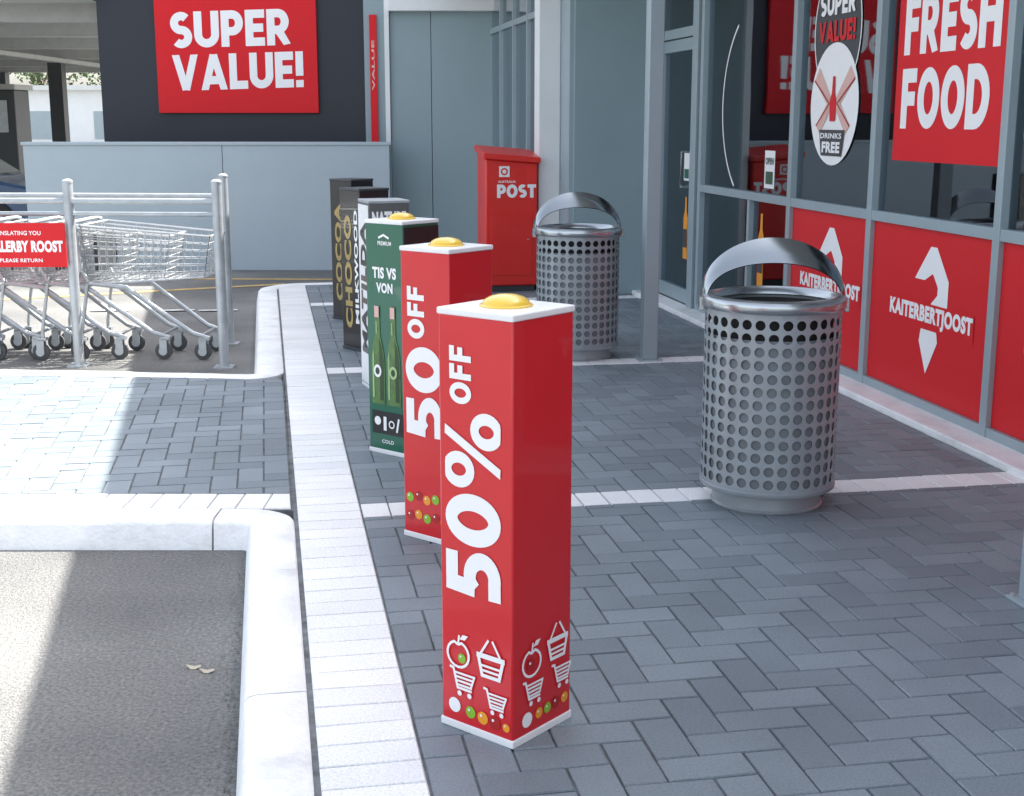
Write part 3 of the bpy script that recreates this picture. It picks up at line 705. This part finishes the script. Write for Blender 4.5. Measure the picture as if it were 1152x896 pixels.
# ------------------------------------------------------------------ letter box
w=W(2.275,12.78); pb=thing('letter_box','red street letter box with white POST lettering','letter box',(w.x,w.y,-.0),TH)
MB().box(-.22,.22,-.21,.21,0,.06).build('foot',M['darkgrey'],pb)
MB().add([(-.25,-.24,.06),(.25,-.24,.06),(.25,.26,.06),(-.25,.26,.06),(-.25,-.24,1.26),(.25,-.24,1.22),(.25,.26,1.28),(-.25,.26,1.32)],[(0,3,2,1),(4,5,6,7),(0,1,5,4),(1,2,6,5),(2,3,7,6),(3,0,4,7)]).build('body',M['boxred'],pb,bevel=.015,smooth=True)
MB().add([(-.275,-.28,1.26),(.275,-.28,1.215),(.275,.28,1.28),(-.275,.28,1.325),(-.275,-.28,1.315),(.275,-.28,1.27),(.275,.28,1.335),(-.275,.28,1.38)],[(0,3,2,1),(4,5,6,7),(0,1,5,4),(1,2,6,5),(2,3,7,6),(3,0,4,7)]).build('lid',M['boxred'],pb,bevel=.01)
MB().box(-.20,.20,-.248,-.241,.16,.74).build('door_panel',M['boxred'],pb,bevel=.003)
F=((0,-.24,0),(1,0,0),(0,0,1))
d=D2(); d.heavy('POST',-.14,.895,.375,.125,t=.25,gap=.05); d.put('lettering',M['whiteink'],pb,*F,lift=.003)
d=D2(); d.text('AUSTRALIA',-.13,1.035,.17,.022); d.put('lettering',M['whiteink'],pb,*F,lift=.003)
d=D2(); d.poly([(-.12,1.09),(-.02,1.09),(-.02,1.19),(-.12,1.19)]); e_=d.put('emblem',M['whiteink'],pb,*F,lift=.004)
D2().ring(-.07,1.14,.034,.034,.014).put('emblem_mark',M['boxred'],e_,*F,lift=.006)
MB().lathe([(0,0),(.012,0),(.012,.006)],12).build('lock',M['galv'],pb).location=(.16,-.25,.5)

# ------------------------------------------------------------------ trolleys
ZA=-.12
def make_trolley():
    t=thing('shopping_trolley','','shopping trolley',(0,0,ZA),0,'nested shopping trolleys in the trolley bay')
    r=.0032
    mb=MB()
    def pt(u,v,side):
        zb=.56+.05*u; zt=.99-.08*u; z=zb+(zt-zb)*v
        hw=(.275-.07*u)*(0.86+.14*v); x=-.40+.84*u + (.06*u-.02*(1-u))*v
        return (x,side*hw,z)
    for sd in (-1,1):
        for i in range(17): mb.tube([pt(i/16,0,sd),pt(i/16,1,sd)],r,4,False)
        for j in range(1,6): mb.tube([pt(0,j/6,sd),pt(1,j/6,sd)],r*1.2,4,False)
        mb.tube([pt(0,1,sd),pt(1,1,sd)],.009,6,False); mb.tube([pt(0,0,sd),pt(1,0,sd)],.007,6,False)
    for u in (0,1):
        for i in range(9):
            a=Vector(pt(u,0,-1)).lerp(Vector(pt(u,0,1)),i/8); b=Vector(pt(u,1,-1)).lerp(Vector(pt(u,1,1)),i/8); mb.tube([a,b],r,4,False)
        for j in range(0,7): mb.tube([pt(u,j/6,-1),pt(u,j/6,1)],r*1.2,4,False)
        mb.tube([pt(u,1,-1),pt(u,1,1)],.009,6,False)
    for i in range(13): mb.tube([pt(i/12,0,-1),pt(i/12,0,1)],r,4,False)
    for i in range(6):
        f=i/5; mb.tube([Vector(pt(0,0,-1)).lerp(Vector(pt(0,0,1)),f),Vector(pt(1,0,-1)).lerp(Vector(pt(1,0,1)),f)],r,4,False)
    mb.build('basket',M['chrome'],t)
    mb=MB()
    for s in (-1,1):
        mb.tube([(-.46,s*.27,1.0),(-.44,s*.265,.66),(-.38,s*.26,.57),(-.12,s*.245,.54),(.34,s*.20,.20),(.46,s*.19,.16)],.018,8)
        mb.tube([(-.40,s*.265,.57),(-.46,s*.27,.22),(-.46,s*.27,.15)],.013,8)
    mb.tube([(-.40,-.26,.55),(-.40,.26,.55)],.012,8); mb.tube([(.40,-.195,.18),(.40,.195,.18)],.012,8)
    mb.build('chassis',M['galv'],t,smooth=True)
    MB().tube([(-.47,-.29,1.0),(-.50,-.27,1.01),(-.50,.27,1.01),(-.47,.29,1.0)],.016,10).build('handle',M['galv'],t,smooth=True)
    MB().box(-.36,-.33,-.2,.2,.66,.92).build('child_seat_flap',M['darkgrey'],t)
    for x in (-.46,.43):
        for s in (-1,1):
            y=s*(.27 if x<0 else .19)
            mb=MB(); mb.box(x-.045,x+.01,y-.025,y-.018,.05,.155); mb.box(x-.045,x+.01,y+.018,y+.025,.05,.155); mb.box(x-.040,x+.03,y-.025,y+.025,.15,.17)
            mb.build('castor_fork',M['galv'],t)
            mb=MB(); n=20
            pr=[(.0,-.015),(.052,-.015),(.064,-.010),(.064,.010),(.052,.015),(0,.015)]
            vs=[];fs=[]
            for rr,yy in pr:
                for k in range(n): vs.append((x-.02+rr*math.cos(2*PI*k/n),y+yy,.064+rr*math.sin(2*PI*k/n)))
            for i in range(5):
                for k in range(n): fs.append((i*n+k,(i+1)*n+k,(i+1)*n+(k+1)%n,i*n+(k+1)%n))
            mb.add(vs,fs); wh=mb.build('wheel',M['castor'],t,smooth=True)
            mb=MB(); mb.tube([(x-.02,y-.028,.064),(x-.02,y+.028,.064)],.032,12); mb.build('wheel_hub',M['galv'],wh)
    return t
tr=make_trolley(); names=['frontmost','second','third','fourth','fifth','sixth']
tr.location=(-2.68,9.93,ZA); tr.rotation_euler=(0,0,math.radians(-3)); tr['label']='frontmost wire shopping trolley, at the right end of the nested row'
for k in range(1,6):
    dup(tr,(-2.68-.31*k+random.uniform(-.012,.012),9.93+.014*k+random.uniform(-.015,.015),ZA),math.radians(-3+random.uniform(-1,1)),f'{names[k]} wire shopping trolley from the right end of the nested row')
bay=thing('trolley_bay_rail','galvanised steel trolley bay rail with round posts around the nested trolleys','trolley bay',(-2.6,9.45,ZA))
bo=(-2.6,9.45,ZA)
for x,y in ((-3.12,9.47),(-2.06,9.40),(-2.23,10.42),(-5.2,9.55),(-5.2,10.6)):
    MB().tube([(x,y,ZA),(x,y,1.19)],.036,14).lathe([(.038,1.185),(.038,1.2),(.022,1.212),(0,1.215)],14,x,y).build('post',M['galv'],bay,off=bo,smooth=True)
    MB().box(x-.07,x+.07,y-.07,y+.07,ZA,ZA+.012).build('base_plate',M['galv'],bay,off=bo)
MB().tube([(-5.2,9.55,1.06),(-3.12,9.47,1.06),(-2.06,9.40,1.06)],.022,10).build('rail',M['galv'],bay,off=bo,smooth=True)
MB().tube([(-5.2,9.55,.97),(-3.12,9.47,.97),(-2.06,9.40,.97)],.016,10).build('rail',M['galv'],bay,off=bo,smooth=True)
MB().tube([(-5.2,10.6,1.04),(-3.35,10.5,1.04),(-2.23,10.42,1.04)],.022,10).build('rail',M['galv'],bay,off=bo,smooth=True)
sg=thing('rail_sign','small red notice board with white lettering on the trolley bay rail','sign',(-3.45,9.42,.60))
MB().box(-.34,.31,-.012,.0,0,.31).build('board',M['redpanel'],sg,bevel=.003)
words(sg,((0,-.012,0),(1,0,0),(0,0,1)),[('text',('TRANSLATING YOU',-.22,.225,.36,.030),dict(bold=.02)),('text',('SAALERBY ROOST',-.27,.105,.56,.082),dict(bold=.055)),('text',('PLEASE RETURN',-.16,.035,.30,.026),dict(bold=.02))])

# ------------------------------------------------------------------ far buildings
YL=15.7
lw=thing('low_wall','long pale blue grey low wall behind the trolley bay','wall',(-3.6,YL,ZA))
for a,b in ((-5.66,-3.36),(-3.354,-1.42)):
    MB().box(a,b,YL,YL+.2,ZA,1.33).build('wall_panel',M['lowwall'],lw,off=(-3.6,YL,ZA),bevel=.004)
MB().box(-5.68,-1.40,YL-.015,YL+.215,1.33,1.365).build('coping',M['lowwall'],lw,off=(-3.6,YL,ZA),bevel=.004)
fo=(-3.4,17,ZA); fb=thing('far_building','tall dark navy clad wall block carrying the big red sign','building',fo)
MB().box(-5.1,-1.82,17,18.2,ZA,5.2).build('dark_cladding',M['darkwall'],fb,off=fo)
MB().box(-1.815,-1.40,16.9,18.2,ZA,5.2).build('wall',M['wallblue'],fb,off=fo)
wb=thing('grey_wall','blue grey panelled wall between the red banner and the tall windows','wall',(-.85,16.3,ZA)); wo=(-.85,16.3,ZA)
MB().box(-1.44,-.96,16.25,17,ZA,5.2).build('wall_panel',M['wallblue'],wb,off=wo); MB().box(-.952,-.16,16.25,17,ZA,5.2).build('wall_panel',M['wallblue'],wb,off=wo)
MB().box(-1.44,-.2,16.12,16.25,2.86,3.0).build('trim_rail',M['wallwhite'],wb,off=wo,bevel=.005)
MB().box(-1.50,-1.445,16.2,17,ZA,5.2).build('corner_trim',M['wallwhite'],wb,off=wo)
bs=thing('wall_sign','large red sign reading SUPER VALUE! in white on the dark wall','sign',(-3.39,16.98,1.70))
MB().box(-.99,.99,-.04,.015,0,1.55).build('board',M['redsign'],bs,bevel=.004)
words(bs,((0,-.04,0),(1,0,0),(0,0,1)),[('heavy',('SUPER',-.80,.775,1.48,.43),dict(t=.23,rot=.03)),('heavy',('VALUE!',-.80,.265,1.62,.43),dict(t=.23,rot=.03))],lift=.003)
bn=thing('wall_banner','narrow tall red banner at the right of the dark wall','banner',(-1.70,16.88,1.32))
MB().box(-.043,.043,-.02,.015,0,1.55).build('board',M['redsign'],bn)
d=D2(); d.text('VALUE',-.02,.65,.6,.034,up=True,bold=.03); d.put('lettering',M['peach'],bn,(0,-.02,0),(1,0,0),(0,0,1),lift=.003)
cp=thing('carport_roof','open carport roof with pale soffit beams and dark columns','carport',(-10,27,ZA)); co=(-10,27,ZA)
MB().box(-18,-5.15,16.8,38,3.05,3.3).build('soffit',M['soffit'],cp,off=co)
for y in (17.5,20.5,24,28,32,36): MB().box(-18,-5.15,y,y+.22,2.83,3.048).build('beam',M['beam'],cp,off=co)
for x in (-14,-9.2): MB().box(x,x+.12,16.9,37.9,2.75,2.828).build('purlin',M['beam'],cp,off=co)
for x,y in ((-9.95,30),(-6.1,36),(-13.4,36),(-16,30)):
    MB().box(x-.15,x+.15,y-.15,y+.15,ZA,2.83).build('column',M['darkgrey'],cp,off=co)
ks=thing('kiosk','dark kiosk cabinet standing under the carport roof','kiosk',(-9.95,26.5,ZA))
MB().box(-.9,.45,-.4,.4,0,2.3).build('cabinet',M['darkgrey'],ks,bevel=.02); MB().box(-.75,.3,-.42,-.402,1.5,2.1).build('display_panel',M['galv'],ks); MB().box(-.95,.5,-.5,.5,2.3,2.4).build('roof',M['beam'],ks)
car=thing('parked_car','dark blue car parked behind the left end of the low wall','car',(-8.6,19.6,ZA))
mb=MB()
body=[(2.15,.35),(2.2,.55),(2.1,.78),(1.2,.95),(.55,1.38),(-.9,1.45),(-1.7,1.05),(-2.15,.98),(-2.2,.4),(-2.0,.25),(2.0,.22)]
mb.extr([p for p in body[::-1]],-.85,.85); mb.build('body',M['carblue'],car,bevel=.06,smooth=True)
for s in (-1,1): MB().extr([(1.05,.97),(.5,1.33),(-.85,1.39),(-1.45,1.04)],s*.865-.006,s*.865+.006).build('side_window',M['black'],car)
MB().add([(1.2,-.7,.97),(1.2,.7,.97),(.6,.62,1.37),(.6,-.62,1.37)],[(0,1,2,3)]).build('windscreen',M['dglass'],car).location=(.02,0,.01)
for s in (-1,1):
    MB().box(2.08,2.2,s*.62-.15,s*.62+.15,.62,.76).build('headlight',M['white'],car,bevel=.02)
    for x in (-1.35,1.35):
        y=s*.80; wz=MB().tube([(x,y-.1,.32),(x,y+.1,.32)],.32,24).build('wheel',M['tyre'],car,smooth=True)
        MB().tube([(x,y-.108,.32),(x,y+.108,.32)],.19,16).build('rim',M['galv'],wz)
ws=thing('white_building','low white building beyond the carport','building',(-19,60,ZA))
MB().box(-11,8,0,8,0,3.0).build('wall',M['wallwhite'],ws); MB().box(-11.2,8.2,-.4,8.2,3.0,3.2).build('roof',M['soffit'],ws)
for i in range(4): MB().box(-9+i*3.2,-7.4+i*3.2,-.03,.0,.9,2.1).build('window',M['frame'],ws)
MB().box(4.2,5.2,-.04,0,0,2.1).build('door',M['frame'],ws)
def tree(x,y,h,label,seed):
    random.seed(seed); t=thing('tree',label,'tree',(x,y,ZA),0,'trees beyond the car park')
    mb=MB().tube([(0,0,0),(.1,0,h*.3),(0,.1,h*.6)],[.22,.16,.08],8)
    for k in range(5):
        a=k*1.3; mb.tube([(0.05,0,h*(.3+.05*k)),(math.cos(a)*h*.22,math.sin(a)*h*.22,h*(.55+.06*k))],[.08,.03],6)
    mb.build('trunk',M['bark'],t,smooth=True)
    mb=MB(); cl=[(random.gauss(0,h*.17),random.gauss(0,h*.17),h*random.uniform(.38,.92),random.uniform(.08,.15)*h) for _ in range(26)]
    for cx,cy,cz,r in cl:
        for _ in range(110):
            d=Vector((random.gauss(0,1),random.gauss(0,1),random.gauss(0,.8))); d=d.normalized()*r*random.uniform(.5,1.05); c=Vector((cx,cy,cz))+d
            a=Vector((random.gauss(0,1),random.gauss(0,1),random.gauss(0,1))).normalized()*.11; b=Vector((random.gauss(0,1),random.gauss(0,1),random.gauss(0,1))).normalized()*.11
            mb.add([c-a,c-b,c+a,c+b],[(0,1,2,3)])
    mb.build('crown',M['leaf'],t)
tree(-22,76,8,'broad green tree behind the white building, furthest right',3); tree(-27,78,9,'broad green tree behind the white building, middle',4)
tree(-33,75,7.5,'broad green tree behind the white building, furthest left',5)

# ------------------------------------------------------------------ light, camera
el=math.radians(52); az=math.radians(30)
sv=Vector((math.cos(el)*math.cos(az),math.cos(el)*math.sin(az),math.sin(el)))
L=bpy.data.lights.new('sun','SUN'); L.energy=15; L.angle=math.radians(.5); L.color=(1,.965,.90)
lo=bpy.data.objects.new('sun',L); C.objects.link(lo); lo.rotation_euler=(-sv).to_track_quat('-Z','Y').to_euler(); lo.location=(0,0,20)
wd=bpy.data.worlds.new('World'); bpy.context.scene.world=wd; wd.use_nodes=True; nt=wd.node_tree
sky=nt.nodes.new('ShaderNodeTexSky'); sky.sky_type='NISHITA'; sky.sun_disc=False; sky.sun_elevation=el; sky.sun_rotation=math.radians(60); sky.air_density=1.0; sky.dust_density=3; sky.ozone_density=1.0
hs=nt.nodes.new('ShaderNodeHueSaturation'); hs.inputs['Saturation'].default_value=.45
nt.links.new(sky.outputs['Color'],hs.inputs['Color']); nt.links.new(hs.outputs['Color'],nt.nodes['Background'].inputs['Color']); nt.nodes['Background'].inputs['Strength'].default_value=.49
cam=bpy.data.cameras.new('camera'); cam.sensor_width=36; cam.lens=46.9; cam.clip_end=800; cam.clip_start=.05
co_=bpy.data.objects.new('camera',cam); C.objects.link(co_); co_.location=(0,0,1.62); co_.rotation_euler=(math.radians(90-11.79),0,0)
sc=bpy.context.scene; sc.camera=co_
sc.view_settings.view_transform='Standard'; sc.view_settings.look='None'; sc.view_settings.exposure=0
